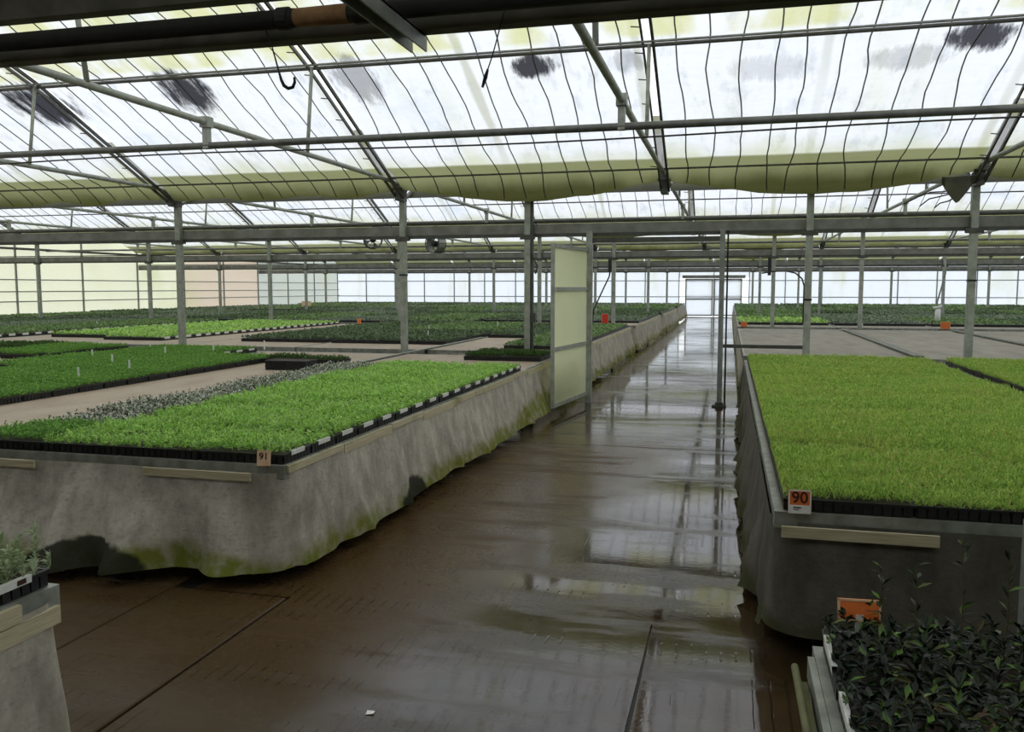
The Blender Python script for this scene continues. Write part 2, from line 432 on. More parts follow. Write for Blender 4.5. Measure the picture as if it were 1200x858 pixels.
tag(MB().box(X_LEFT-.1, X_RIGHT+.1, -6.6, -1.6, 3.02, 3.12).build('ceiling_shed_unseen', M['unseen_shed_roof']), kind='structure')  # unseen opaque roof of the added shed, sized for the light on the fronts
tag(MB().grid(lambda u, v: (X_LEFT+(X_RIGHT-X_LEFT)*u, -1.62+4.30*v, 4.75-1.65*v), 30, 6).build('ceiling_film_unseen', M['film']), kind='structure')  # unseen film roof, added to let light back onto the near fronts
tag(MB().box(X_LEFT-.1, X_RIGHT+.1, -1.72, -1.6, 3.12, 4.8).build('wall_upper_unseen', M['concrete_dark']), kind='structure')  # unseen wall closing the step between the two added roofs

# double door in the far wall
d2 = thing('door_2', (-.92, Y_END-.06, 0), kind='structure')
for s in (-1, 1):
    leaf = MB(); x0, x1 = (-1.62, -.02) if s < 0 else (.02, 1.62)
    leaf.box(x0, x1, -.05, -.02, .05, 2.2)
    lf = leaf.build('door_leaf', M['film_wall'], d2)
    fr = MB()
    for (a, b, c, d) in ((x0, x0+.07, .03, 2.22), (x1-.07, x1, .03, 2.22), (x0, x1, .03, .10), (x0, x1, 2.15, 2.22), (x0, x1, .98, 1.05)):
        fr.box(a, b, -.08, -.01, c, d)
    fr.build('leaf_frame', M['steel'], lf)
MB().box(-1.8, 1.8, -.12, -.0, 2.24, 2.42).build('lintel', M['beam_steel'], d2)

# ------------------------------------------------------------------ the setting: film roof of five bays
def roof_z(dy):
    """height of the sheet, dy metres in front of a gutter row (0 .. 4.9)"""
    return 3.05 + .45*dy if dy < 2.92 else 4.364 + .35*(dy-2.92)

def sag(x):
    """how low the pouch of wet film hangs between two frames"""
    i = (x + .92) / 4.0; f = i - math.floor(i); cell = int(math.floor(i))
    if cell in (-1, 0):           # heavy bellies over the aisle
        return .25 * (math.sin(math.pi*f) ** 1.1) + .02*noise.noise((x*2, 3, 0))
    return .10 + .03*math.sin(x*4.1) + .05*noise.noise((x*1.7, 1, 0)) - .06*(abs(f-.5)*2)**6

def film_point(x, t, row, fine):
    # t: 0 at the ridge .. 1 at the gutter
    if t < .80:
        dy = 4.9 - (4.9-.70)*(t/.80)
        z = roof_z(dy) + .02
        w = noise.noise((x*1.3, (row-dy)*.9, row)) * .035 + noise.noise((x*4, (row-dy)*2.2, row)) * .012
        return (x, row-dy, z + w)
    u = (t-.80)/.20; s = sag(x)
    low = 3.19 - s
    if u < .72:
        a = u/.72
        y = row - .70 + .52*a
        z = 3.385 + (low-3.385)*(a**1.5)
    else:
        a = (u-.72)/.28
        y = row - .18 + .20*a
        z = low + (3.22-low)*(a**.7)
    return (x, y + .02*noise.noise((x*3, t*7, 2)), z + .012*noise.noise((x*5, t*9, row)))

edges = [X_LEFT] + FRAMES + [X_RIGHT]
row_list = ROWS[1:] + [Y_END]
for bi, row in enumerate(row_list):
    ce = thing('ceiling', (0, 0, 0), kind='structure')
    fine = bi < 2
    span = 9.8
    for e0, e1 in zip(edges[:-1], edges[1:]):
        nu, nv = (26, 34) if fine else (8, 14)
        a, b = e0+.07, e1-.05
        p = MB().grid(lambda u, v: film_point(a+(b-a)*u, v, row, fine), nu, nv).build('film_sheet', M['film'], ce, smooth=True)
        # slope on the other side of the ridge
        prev = row - span
        MB().grid(lambda u, v: (a+(b-a)*u, row-4.9-(4.9-.02)*v, roof_z(4.9*(1-v))+.02), 4, 6).build('film_sheet', M['film'], ce, smooth=True)
        # black retaining wires under the sheet
        if (bi == 0 and e1 > -13 and e0 < 7) or (bi == 1 and e1 > -21.5 and e0 < 7.5):
            nw = 12
            for k in range(1, nw):
                x = e0 + (e1-e0)*k/nw + random.uniform(-.04, .04)
                pts = []
                sd = random.uniform(0, 50); amp = .09 if bi == 0 else .04
                t0 = .02; n = 26 if bi == 0 else 16
                for q in range(n+1):
                    t = t0 + (.965 if random.random() < .8 else .80)*0 + (.93-t0)*q/n
                    xx = x + amp*noise.noise((sd, t*5, 0)) + .02*noise.noise((sd, t*16, 3))
                    fx = film_point(xx, t, row, True)
                    pts.append((fx[0], fx[1], fx[2]-.016))
                MB().tube(pts, .0085 if bi == 0 else .008, 4).build('wire', M['dark_steel'], p)

# ------------------------------------------------------------------ steel frame: posts
def make_post(height):
    root = thing('steel_post', (0, 0, 0))
    MB().box(-.045, .045, -.045, .045, .012, height).build('shaft', M['post_steel'], root)
    MB().box(-.10, .10, -.10, .10, 0, .012).build('base_plate', M['steel'], root)
    return root
post0 = make_post(3.02)
def clamp_part(root):
    k = MB().box(-.11, .11, -.056, -.046, 2.41, 2.48); k.box(-.10, .10, -.046, .046, 2.42, 2.47)
    k.build('beam_clamp', M['dark_steel'], root)
clamp_part(post0)
side = {-20.9: 'far left', }
first = True
pole_x = [-20.9, -16.9, -12.88, -8.88, -4.91, -2.93, 1.05, 3.1, 7.1, 11.1, 15.1]
ordw = ['first','second','third','fourth','fifth','sixth']
def off_aisle(x):
    l = sorted([q for q in pole_x if q < -1], reverse=True); r_ = sorted([q for q in pole_x if q > -1])
    return '%s %s of the aisle' % ((ordw[l.index(x)], 'left') if x in l else (ordw[r_.index(x)], 'right'))
row_word = {1: '', 2: '', 3: 'of the third row', 4: 'of the row nearest the far wall'}
def post_label(r, x):
    if r == 1:
        return {-8.88: 'grey steel post between dark and mid green trays, left of the silvery tray band',
                -4.91: 'grey steel post with black strap, rising behind the bright green trays',
                -2.93: 'grey steel double post just beside the open gate panel',
                1.05: 'grey steel post with black strap behind the yellow-green bench numbered 90',
                3.1: 'mossy grey steel post with black strap, at the seam of two empty beds'}.get(x, 'grey steel post of the first row, %s' % off_aisle(x))
    if r == 2:
        return {-2.93: 'grey post with black hose and valve near the small red sign',
                1.05: 'grey post behind the empty bed, next to the small orange sign',
                3.1: 'grey post at the far edge of the empty beds'}.get(x, 'slender grey post of the second row, %s' % off_aisle(x))
    return 'thin distant grey post %s, %s' % (row_word[r], off_aisle(x))
posts = {}
for r in (1, 2, 3, 4):
    for x in pole_x:
        p = post0 if first else copy_tree(post0); first = False
        p.location = (x, ROWS[r], 0)
        tag(p, post_label(r, x), 'post', 'steel posts of row %s' % ['zero','one','two','three','four'][r])
        posts[(r, x)] = p
for (r, x, z) in ((1, -4.91, 1.88), (1, 1.05, 1.52), (1, 3.1, 1.78)):
    MB().box(-.052, .052, -.052, .052, z, z+.025).build('strap', M['black'], posts[(r, x)])
# the double member and conduit of the post by the gate
MB().box(.052, .085, -.03, .03, 0, 3.0).build('second_shaft', M['dark_steel'], posts[(1, -2.93)])
MB().tube([(.06,-.06,2.2),(.16,-.06,2.02),(.13,-.06,1.9)], .01, 6).build('conduit', M['black'], posts[(1, -2.93)])
MB().box(.05, .13, -.07, .0, 1.18, 1.32).build('junction_box', M['dark_steel'], posts[(1, -2.93)])
pts = [(-.62,0,1.9),(-.45,0,1.925),(-.30,0,1.93),(-.17,0,1.90),(-.08,0,1.82),(-.05,0,1.72),(-.05,0,1.2)]
MB().tube(pts, .012, 6).build('curved_conduit', M['dark_steel'], posts[(1, 1.05)], smooth=True)
h = MB().box(-.14, -.06, -.06, .03, 2.1, 2.44); h.build('valve', M['black'], posts[(2, -2.93)])
MB().tube([(-.1,0,2.1),(-.12,0,1.98),(-.3,0,1.6),(-.52,0,1.12),(-.55,0,.8)], .02, 6).build('hose', M['black'], posts[(2, -2.93)])
h = MB().box(-.14, -.06, -.06, .03, 2.0, 2.44); h.build('valve', M['black'], posts[(2, 1.05)])

# ------------------------------------------------------------------ steel frame: crossbeams, gutter rods, pipes
def crossbeam(y, label, z=2.57):
    root = thing('crossbeam', (-2.9, y, z), label, 'beam')
    a, b = X_LEFT+2.9, X_RIGHT+2.9
    k = MB(); k.box(a, b, -.004, .004, -.07, .07); k.box(a, b, .004, .06, .062, .07); k.box(a, b, .004, .06, -.07, -.062)
    k.build('channel', M['beam_steel'], root)
    MB().box(a, b, .0, .05, -.12, -.072).build('lower_angle', M['dark_steel'], root)
    MB().tube([(a, .03, .095), (b, .03, .095)], .016, 6).build('top_pipe', M['dark_steel'], root)
    return root
lab = ['grey channel beam spanning the post row beside the open gate', 'dark beam along the post row behind the empty beds', 'thin beam along the third row of posts', 'faint beam along the post row nearest the far wall']
for r in (1, 2, 3, 4):
    crossbeam(ROWS[r]+.054, lab[r-1])

nm = ['near', 'second', 'third', 'fourth', 'last']
for bi, row in enumerate(row_list):
    if bi > 3: continue
    y = row - 5.1
    def pipe(name, pts, r, label, mat='steel', n=8):
        return tag(MB().tube(pts, r, n).build(name, M[mat], smooth=True), label, 'pipe')
    word = ['in the bay just behind the near beam', 'seen beyond the first sagging gutter film', 'in the third bay towards the far wall', 'in the fourth bay towards the far wall'][bi]
    pipe('heating_pipe', [(X_LEFT, y, 3.06), (X_RIGHT, y, 3.06)], .033, 'long grey pipe hung under the trusses ' + word, 'pipe_steel')
    if bi == 0:
        pts = [(x, y-.06, 2.965 + .02*math.sin(x*.9) - (.0 if x > 1 else .0)) for x in np.linspace(-13, 8, 40)]
        tag(MB().tube(pts, .008, 5).build('cable', M['black']), 'thin black cable strung just below the long hanging pipe', 'cable')
        yy = row - 2.92
        pipe('purlin', [(X_LEFT, yy, 4.31), (X_RIGHT, yy, 4.31)], .022, 'grey purlin tube just above the dark litter patches on the roof', 'pipe_steel')
        pipe('purlin', [(X_LEFT, yy-.07, 4.33), (X_RIGHT, yy-.07, 4.33)], .014, 'thin second tube running behind the upper purlin', 'steel', 6)
    else:
        yy = row - 1.75
        pipe('purlin', [(X_LEFT, yy, 3.74), (X_RIGHT, yy, 3.74)], .016, 'thin purlin tube on the low roof slope ' + word, 'dark_steel', 6)
    pipe('film_rod', [(X_LEFT, row-.62, 3.30), (X_RIGHT, row-.62, 3.30)], .014, 'thin dark rod along the green film edge ' + word, 'dark_steel', 6)

# ------------------------------------------------------------------ steel frame: trusses
def make_truss():
    """origin at the gutter of a row; the bay lies towards -Y"""
    root = thing('roof_truss', (0, 0, 0))
    def slope(off, w, s, nm_, m):
        k = MB()
        pt = [(off, -4.9, roof_z(4.9)-.03), (off, -2.92, roof_z(2.92)-.03), (off, -.12, 3.08-.02)]
        if s < 0: pt = [(off, -9.8+.1, 3.08), (off, -9.8+2.92, roof_z(2.92)-.03), (off, -4.9, roof_z(4.9)-.03)]
        k.bar(pt[0], pt[1], w, .04); k.bar(pt[1], pt[2], w, .04)
        return k.build(nm_, M[m], root)
    r1 = slope(-.05, .022, 1, 'rafter', 'dark_steel')
    r2 = slope(.06, .03, 1, 'rafter', 'dark_steel')
    slope(0, .05, -1, 'rafter', 'dark_steel')
    for k in range(9):
        dy = .7 + k*.42; z = roof_z(dy)-.05
        MB().tube([(-.05, -dy, z), (-.15, -dy-.01, z+.01)], .007, 5).build('sheet_clip', M['dark_steel'], r1)
    MB().tube([(0, -9.75, 3.28), (0, -.08, 3.28)], .032, 8).build('tie_tube', M['post_steel'], root, smooth=True)
    MB().tube([(.02, -2.95, roof_z(2.92)-.06), (.02, -3.1, 3.3)], .022, 7).build('strut', M['post_steel'], root, smooth=True)
    MB().tube([(.02, -6.85, roof_z(2.92)-.06), (.02, -6.7, 3.3)], .022, 7).build('strut', M['post_steel'], root, smooth=True)
    hg = MB().box(-.03, .03, -5.13, -5.07, 3.03, 3.30); hg.box(-.045, .045, -5.15, -5.05, 3.23, 3.33)
    hg.build('pipe_hanger', M['post_steel'], root)
    g = MB().box(-.09, .09, -.25, -.06, 3.20, 3.34); g.box(-.05, .05, -.2, .05, 3.02, 3.2)
    g.build('gusset', M['dark_steel'], root)
    return root
tr0 = make_truss(); first = True
tl = {(0, -4.91): 'roof truss meeting the gutter above the strapped post behind the bright trays', (0, -.92): 'roof truss over the aisle, with no post below it', (0, -8.88): 'roof truss meeting the gutter above the post among the mid green trays', (0, 3.1): 'roof truss with torn film and cables hanging at its foot'}
for bi, row in enumerate(row_list[:4]):
    for x in FRAMES:
        o = tr0 if first else copy_tree(tr0); first = False
        o.location = (x, row, 0)
        lb = tl.get((bi, x), ['roof truss of the nearest roof bay', 'roof truss behind the first sagging gutter film', 'distant roof truss in the third bay', 'distant roof truss in the fourth bay'][bi] + ', ' + ('over the aisle' if x == -.92 else '%s %s of the aisle truss' % (ordw[abs(FRAMES.index(x)-5)-1], 'left' if x < -1 else 'right')))
        tag(o, lb, 'truss', 'roof trusses of bay %s' % ['one','two','three','four'][bi])

# ------------------------------------------------------------------ near beams at the top of the picture (row by the camera)
Y0 = ROWS[0]
nb = thing('crossbeam', (-2.9, Y0, 2.57), 'dirty dark beam of the nearest row with a bracket and hook on it', 'beam')
MB().box(X_LEFT+2.9, X_RIGHT+2.9, -.004, .05, -.04, .008).build('channel', M['near_beam'], nb)
MB().box(X_LEFT+2.9, X_RIGHT+2.9, -.012, -.004, -.04, -.03).build('lower_flange', M['near_beam'], nb)
bp = thing('heating_pipe', (-2.9, Y0-.09, 2.575), 'thick black heating pipe with a rusty lagged stretch below the roof', 'pipe')
MB().tube([(X_LEFT+2.9, 0, 0), (1.51, 0, 0)], .030, 14).build('pipe', M['black_pipe'], bp, smooth=True)
MB().tube([(1.51, 0, .0), (1.70, 0, .0)], [.029, .031], 14).build('rusty_lagging', M['rust'], bp, smooth=True)
MB().tube([(1.70, 0, 0), (X_RIGHT+2.9, 0, 0)], .030, 14).build('pipe', M['black_pipe'], bp, smooth=True)
for x in (1.47, 1.74): MB().tube([(x-.02, 0, 0), (x+.02, 0, 0)], .036, 14).build('collar', M['black_pipe'], bp)
ub = MB().box(X_LEFT, 0.6, Y0-.03, Y0+.03, 2.675, 2.80)
tag(ub.build('crossbeam', M['near_beam']), 'brown upper timber beam running above the black heating pipe', 'beam')
br = thing('channel_bracket', (-1.02, Y0, 2.51), 'dark steel channel bracket jutting forward under the near beam', 'bracket')
k = MB(); k.box(-.028, -.022, -.55, .06, -.03, .02); k.box(.022, .028, -.55, .06, -.03, .02); k.box(-.028, .028, -.55, .04, .014, .02)
k.build('channel', M['steel'], br)
MB().tube([(-.04, -.16, .0), (-.04, -.16, .13)], .012, 8).build('hanger_bolt', M['black'], br)

hk = MB(); hp = [(-1.50, Y0-.14, 2.60), (-1.50, Y0-.05, 2.50), (-1.485, Y0-.04, 2.43), (-1.475, Y0-.04, 2.395), (-1.465, Y0-.04, 2.375), (-1.45, Y0-.04, 2.365), (-1.433, Y0-.04, 2.368), (-1.425, Y0-.04, 2.385), (-1.427, Y0-.04, 2.40)]
hk.tube(hp, [.0025,.0025,.003,.005,.006,.006,.006,.005,.004], 7)
tag(hk.build('hanging_hook', M['rope'], smooth=True), 'thin black hook hanging on a wire from the near beam', 'hook')
cd = thing('pendant_plug', (-.74, Y0-.02, 2.53), 'black cord with a small plug dangling before the roof', 'plug')
MB().tube([(.035, .02, .06), (.03, 0, .02), (.01, 0, -.05), (-.005, 0, -.10), (-.02, 0, -.14)], .0022, 6).build('cord', M['rope'], cd)
MB().tube([(-.02, 0, -.14), (-.028, 0, -.165), (-.038, 0, -.195)], [.004, .007, .004], 8).build('plug', M['rope'], cd)

# torn film flap and cables at the foot of the right truss
ft = MB()
ft.grid(lambda u, v: (2.62+.42*u, 12.2+.05*math.sin(u*7), 3.12-v*(.30*(1-abs(u-.45)*2)**1.0 + .05)), 14, 6)
tag(ft.build('film_flap', M['film'], smooth=True), 'torn green film flap hanging at the foot of a truss', 'film')
for q in range(3):
    pts = [(3.06-.1*a*(1+.4*q)+.03*math.sin(a*1.3+q), 12.30-.02*q, 3.06-.07*a*(1-.15*q)+.03*math.sin(a*1.7+q)) for a in range(6)]
    tag(MB().tube(pts, .009, 5).build('loose_cable', M['rope']), 'loose black cable end curling below the torn film flap', 'cable', 'loose cables at the torn film')

# ------------------------------------------------------------------ the gate into the aisle
gate = thing('door_1', (-2.02, 12.46, 0), kind='structure')
ga, gb = Vector((0, 0, 0)), Vector((-.205, -1.58, 0))
def gp(t, z): 
    p = ga.lerp(gb, t); return (p.x, p.y, z)
k = MB()
for t in (0.012, .988): k.bar(gp(t, .12), gp(t, 2.27), .05, .05, up=(1, .1, 0))
for z in (.145, .89, 1.68, 2.245): k.bar(gp(0.02, z), gp(.98, z), .045, .05)
k.build('gate_frame', M['post_steel'], gate)
for z0, z1 in ((.17, .865), (.915, 1.655), (1.705, 2.22)):
    def gf(u, v):
        p = gp(.03+.94*u, z0+(z1-z0)*v); w = .006*noise.noise((u*3, v*3, z0))
        return (p[0]+w, p[1], p[2])
    MB().grid(gf, 8, 8).build('sheet_panel', M['door_film'], gate, smooth=True)
k = MB().box(-.02, .07, -.04, .04, 0, 2.52).build('gate_post', M['post_steel'], gate)
tag(MB().box(-1.95, -.146, 12.44, 12.49, 2.35, 2.42).build('gate_track', M['dark_steel']), 'dark header bar across the aisle between the gate posts', 'bar')
gp2 = thing('gate_post', (-.11, 12.5, 0), 'thin grey gate post standing alone on the wet aisle floor', 'post')
MB().box(-.035, .035, -.035, .035, .02, 2.52).build('shaft', M['steel'], gp2)
k = MB().box(-.10, .10, -.08, .08, 0, .025); k.tube([(0,0,.025),(0,0,.06)], .06, 10); k.build('base_plate', M['dark_steel'], gp2)
MB().tube([(.075, .02, .0), (.075, .02, 2.5)], .014, 6).build('guide_rod', M['black'], gp2)
tag(MB().bar((-.074, 12.5, .87), (1.0, 12.5, .87), .04, .05).build('barrier_rail', M['dark_steel']), 'grey rail from the gate post to the post behind bench 90', 'rail')

# ------------------------------------------------------------------ growing benches
def skirt_mesh(path, bulge, hem, seed, amp=.05, rad=.10, ztop=.645):
    """cloth hung along a plan path (outside on the right hand); bulge(s, p) metres out at the hem"""
    pts = [Vector((*p, 0)) for p in path]; dense = []
    for i in range(len(pts)-1):
        a, b = pts[i], pts[i+1]; d = (b-a); L = d.length; d.normalize()
        s0 = rad if i > 0 else 0; s1 = L - (rad if i < len(pts)-2 else 0)
        n = max(2, int((s1-s0)/.045))
        for q in range(n+1): dense.append((a + d*(s0+(s1-s0)*q/n), Vector((d.y, -d.x, 0))))
        if i < len(pts)-2:
            d2 = (pts[i+2]-b).normalized(); n1 = Vector((d.y, -d.x, 0)); n2 = Vector((d2.y, -d2.x, 0))
            c = b - d*rad + d2*rad
            for q in range(1, 5):
                nn = n1.lerp(n2, q/5).normalized()
                dense.append((c - (d2*rad) + d*rad if False else c + nn*rad*(1 if (n1+n2).dot(d-d2) > 0 else -1), nn))
    k = MB(); nv = 16; nu = len(dense)-1; S = [0.0]
    for i in range(nu): S.append(S[-1] + (dense[i+1][0]-dense[i][0]).length)
    def fn(u, v):
        i = min(nu, int(round(u*nu))); p, nrm = dense[i]; s = S[i]
        f1 = noise.noise((s*2.1+v*.5, seed, v*.6)); f2 = noise.noise((s*5.3+v*.8, seed+9, v*1.5)); f3 = 1-abs(noise.noise((s*1.9-v*.35, seed+20, 0)))*4.5
        out = .012 + bulge(s, p)*(v**1.25) + (amp(s, p) if callable(amp) else amp)*(v**1.1)*(f1*.8 + f2*.35 + .75*max(0, f3)**1.5)
        out = max(out, .006)
        hz = hem(s, p) + .02*noise.noise((s*1.1, seed+3, 0))
        z = ztop + (hz-ztop)*v
        return p + nrm*out + Vector((0, 0, z))
    k.grid(fn, nu, nv)
    return k

def bench(x0, x1, y0, y1, label, mat='bed_tan', legs=True, group=None):
    root = thing('growing_bench', ((x0+x1)/2, (y0+y1)/2, 0), label, 'bench', group)
    w, d = (x1-x0)/2, (y1-y0)/2
    MB().box(-w+.03, w-.03, -d+.03, d-.03, .63, BED).build('bed', M[mat], root)
    for (a, b, c, e) in ((-w, w, -d, -d+.03), (-w, w, d-.03, d), (-w, -w+.03, -d+.03, d-.03), (w-.03, w, -d+.03, d-.03)):
        MB().box(a, b, c, e, .615, RAIL).build('rail', M['alu'], root)
    if legs:
        n = max(2, int(d*2/3)+1)
        for i in range(n):
            for sx in (-1, 1):
                yy = -d+.5+(2*d-1)*i/(n-1)
                MB().box(sx*(w-.4)-.025, sx*(w-.4)+.025, yy-.025, yy+.025, 0, .63).build('leg', M['dark_steel'], root)
    return root

def local(root, mb, name, mat, smooth=False):
    o = mb.build(name, mat, root, smooth)
    o.location = (-root.location.x, -root.location.y, -root.location.z)
    return o

LB = [(-4.75, -2.43), (-7.1, -4.79), (-9.45, -7.14), (-11.8, -9.49), (-14.15, -11.84), (-16.5, -14.19), (-18.85, -16.54), (-21.2, -18.89), (-23.9, -21.24)]
RB = [(.22, 2.64), (2.68, 5.02), (5.06, 7.4), (7.44, 9.8), (9.84, 12.2), (12.24, 14.6)]
BAYS = [(4.31, 12.2), (13.1, 21.85), (22.95, 31.6), (32.7, 41.4), (42.5, 50.2)]
B = {}
NTH = ['first','second','third','fourth','fifth','sixth','seventh','eighth','ninth']
w_l = ['the wet aisle', 'the skirted bench 91', 'the silvery and mid green trays', 'the left field', 'the left field', 'the left field', 'the left field', 'the left wall', 'the left wall']
def bl(side_, c, k):
    if side_ == 'L':
        if k == 0 and c == 0: return 'long bench numbered 91 with grey cloth skirt and bright green trays'
        if k == 0 and c == 1: return 'tan matted bench left half bare, behind the bright green trays'
        if k == 0 and c == 2: return 'bench of mid green trays with white labels along its edge'
        if k == 0: return 'low bench of green trays farther left than the labelled bench, %s from the aisle' % NTH[c]
        if c == 0: return ['', 'skirted bench beside the aisle just past the open gate', 'skirted bench beside the aisle, second past the gate', 'skirted bench beside the aisle, third past the gate', 'skirted bench beside the aisle that ends near the far door'][k]
        return ['', 'bench of trays behind the gate post row', 'distant bench of trays in the third bay', 'distant bench of trays in the fourth bay', 'distant bench of trays along the far wall'][k] + ', %s left from the aisle' % NTH[c]
    if k == 0: return ['long bench numbered 90 with yellow-green trays and dark skirt', 'second bench of yellow-green trays across the seam from bench 90', 'bench of trays beyond the second yellow-green bench'][min(c, 2)]
    if k == 1: return ['empty grey matted bench between aisle and dark seam rail', 'empty grey matted bench across the dark seam rail', 'empty matted bench farther from the aisle'][min(c, 2)] + ('' if c < 2 else ', %s bench over' % NTH[c])
    return ['', '', 'bench with orange sign and trays behind the empty beds', 'distant right bench of trays in the fourth bay', 'distant right bench of trays along the far wall'][k] + ', %s from the aisle' % NTH[c]
for k, (y0, y1) in enumerate(BAYS):
    for c, (x0, x1) in enumerate(LB):
        if k == 0 and c > 4: continue
        if k == 1 and c > 8: continue
        B['L', c, k] = bench(x0, x1, y0, y1, bl('L', c, k), 'bed_tan', legs=(k == 0 and c < 2) or c == 0, group='left benches of bay %s' % nm[k])
    for c, (x0, x1) in enumerate(RB):
        if k == 0 and c > 2 or (k == 1 and c > 3): continue
        B['R', c, k] = bench(x0, x1, 3.97 if k == 0 else y0, 12.3 if k == 0 else y1, bl('R', c, k), 'bed_grey', legs=(k == 0 and c < 2) or c == 0, group='right benches of bay %s' % nm[k])
bLN = bench(-4.6, -2.2, -1.5, 2.37, 'near bench end with silvery feathery plants and worn boards', 'bed_tan')
bRN = bench(.25, 2.6, -1.5, 2.47, 'near bench of glossy dark leaved plants with orange sign', 'bed_grey')

def ramp1(x, pts):
    if x <= pts[0][0]: return pts[0][1]
    for (a, b), (c, d) in zip(pts[:-1], pts[1:]):
        if x <= c: return b + (d-b)*(x-a)/(c-a)
    return pts[-1][1]

# skirts
def bulgeA(s, p):
    if p.y < 4.40: return sum(d*max(0, 1-abs(p.x-c)/w)**.8 for c, w, d in ((-2.78, .16, .11), (-3.3, .2, .07), (-3.75, .17, .08), (-4.3, .22, .09))) - .05 + ramp1(p.x, [(-4.75, .16), (-3.9, .24), (-3.4, .22), (-3.0, .17), (-2.6, .09), (-2.43, .03)])
    return ramp1(p.y, [(4.4, .03), (5, .06), (6.3, .10), (7.7, .13), (9, .15), (10.5, .18), (12.2, .12)])
local(B['L', 0, 0], skirt_mesh([(-4.75, 4.31), (-2.43, 4.31), (-2.43, 12.15)], bulgeA, lambda s, p: .085, 3.3, lambda s, p: ramp1(p.y, [(4.4, .15), (5.2, .08), (12, .07)])), 'skirt', M['cloth'], True)
for k in range(1, 5):
    y0, y1 = BAYS[k]
    local(B['L', 0, k], skirt_mesh([(-4.6, y0), (-2.43, y0), (-2.43, y1)], lambda s, p: .10, lambda s, p: .06, 7.7+k, .07), 'skirt', M['cloth'], True)
def bulgeR(s, p): return ramp1(p.y, [(3.97, -.02), (4.6, .03), (6, .05), (12, .03)])
def hemR(s, p): return .05 + (.06 if p.y < 4.2 else 0)
local(B['R', 0, 0], skirt_mesh([(.22, 12.25), (.22, 3.97), (2.64, 3.97)], bulgeR, hemR, 12.1, .09, .16), 'skirt', M['cloth_shade_wet'], True)
for k in range(1, 5):
    y0, y1 = BAYS[k]
    local(B['R', 0, k], skirt_mesh([(.22, y1), (.22, y0), (2.5, y0)], lambda s, p: .02, lambda s, p: .06, 17.7+k, .03), 'skirt', M['cloth'], True)
local(bLN, skirt_mesh([(-2.2, -1.4), (-2.2, 2.37), (-4.5, 2.37)], lambda s, p: .03, lambda s, p: .05, 31.1, .03), 'skirt', M['cloth'], True)
local(bRN, skirt_mesh([(2.5, 2.47), (.25, 2.47), (.25, -1.4)], lambda s, p: .03, lambda s, p: .05, 35.1, .03), 'skirt', M['cloth'], True)

# worn boards screwed along the bench edges: (axis, fixed, start, end, z0, z1)
def board(root, axis, fixed, a, b, z0, z1, t=.018, m='wood'):
    k = MB()
    if axis == 'y': k.box(min(fixed, fixed+t), max(fixed, fixed+t), a, b, z0, z1)
    else: k.box(a, b, fixed+t-.016, fixed+t, z0, z1)
    local(root, k, 'edge_board', M[m])
y = 4.33; i = 0
for a, b, z0, z1 in ((4.33, 5.06, .645, .687), (5.06, 5.88, .62, .682), (5.88, 6.55, .645, .687), (6.55, 7.45, .61, .675), (7.45, 8.5, .63, .685), (8.5, 9.6, .625, .68), (9.6, 10.3, .64, .687), (10.3, 11.2, .60, .67), (11.2, 12.1, .62, .68)):
    board(B['L', 0, 0], 'y', -2.43+.001, a, b-.01, z0, z1)
for a, b in ((-4.6, -4.1), (-3.33, -2.62)):
    board(B['L', 0, 0], 'x', 4.31-.001, a, b, .60, .645, -.032)
board(B['R', 0, 0], 'x', 3.97-.001, .25, .90, .585, .635, -.032)
board(B['R', 0, 0], 'x', 3.97-.001, 1.45, 2.2, .60, .64, -.032)
for k in range(1, 4):
    y0, y1 = BAYS[k]; n = 6
    for q in range(n):
        board(B['L', 0, k], 'y', -2.429, y0+(y1-y0)*q/n+.02, y0+(y1-y0)*(q+1)/n-.02, .615+.012*(q % 2), .68+.006*(q % 2))
for a, b, z0, z1 in ((1.5, 2.2, .63, .685), (2.0, 2.36, .565, .625), (.8, 1.5, .61, .68)):
    board(bLN, 'y', -2.199, a, b-.01, z0, z1)
board(bRN, 'y', .249, .9, 2.40, .63, .687, -.018, 'alu')
board(bRN, 'y', .225, 1.1, 2.32, .60, .65, -.018, 'wood_moss')
local(bRN, MB().tube([(.205, 1.2, .665), (.195, 2.36, .672)], .010, 8), 'edge_pipe', M['wood_moss'], True)
# seam rails between the empty beds
for (x, lb) in ((2.66, 'dark seam rail with a bright edge between the two empty beds'), (5.04, 'dark seam rail farther right across the empty beds')):
    r_ = thing('seam_rail', (x, 17.4, BED), lb, 'rail')
    MB().box(-.05, .05, -4.2, 4.2, .02, .035).build('bar', M['dark_steel'], r_)
    MB().box(-.075, -.05, -4.2, 4.2, .02, .045).build('bright_edge', M['alu'], r_)
tag(MB().box(-4.80, -4.74, 10.5, 16.4, .70, .715).build('seam_rail', M['alu']), 'thin pale seam rail between two benches behind the bright trays', 'rail')

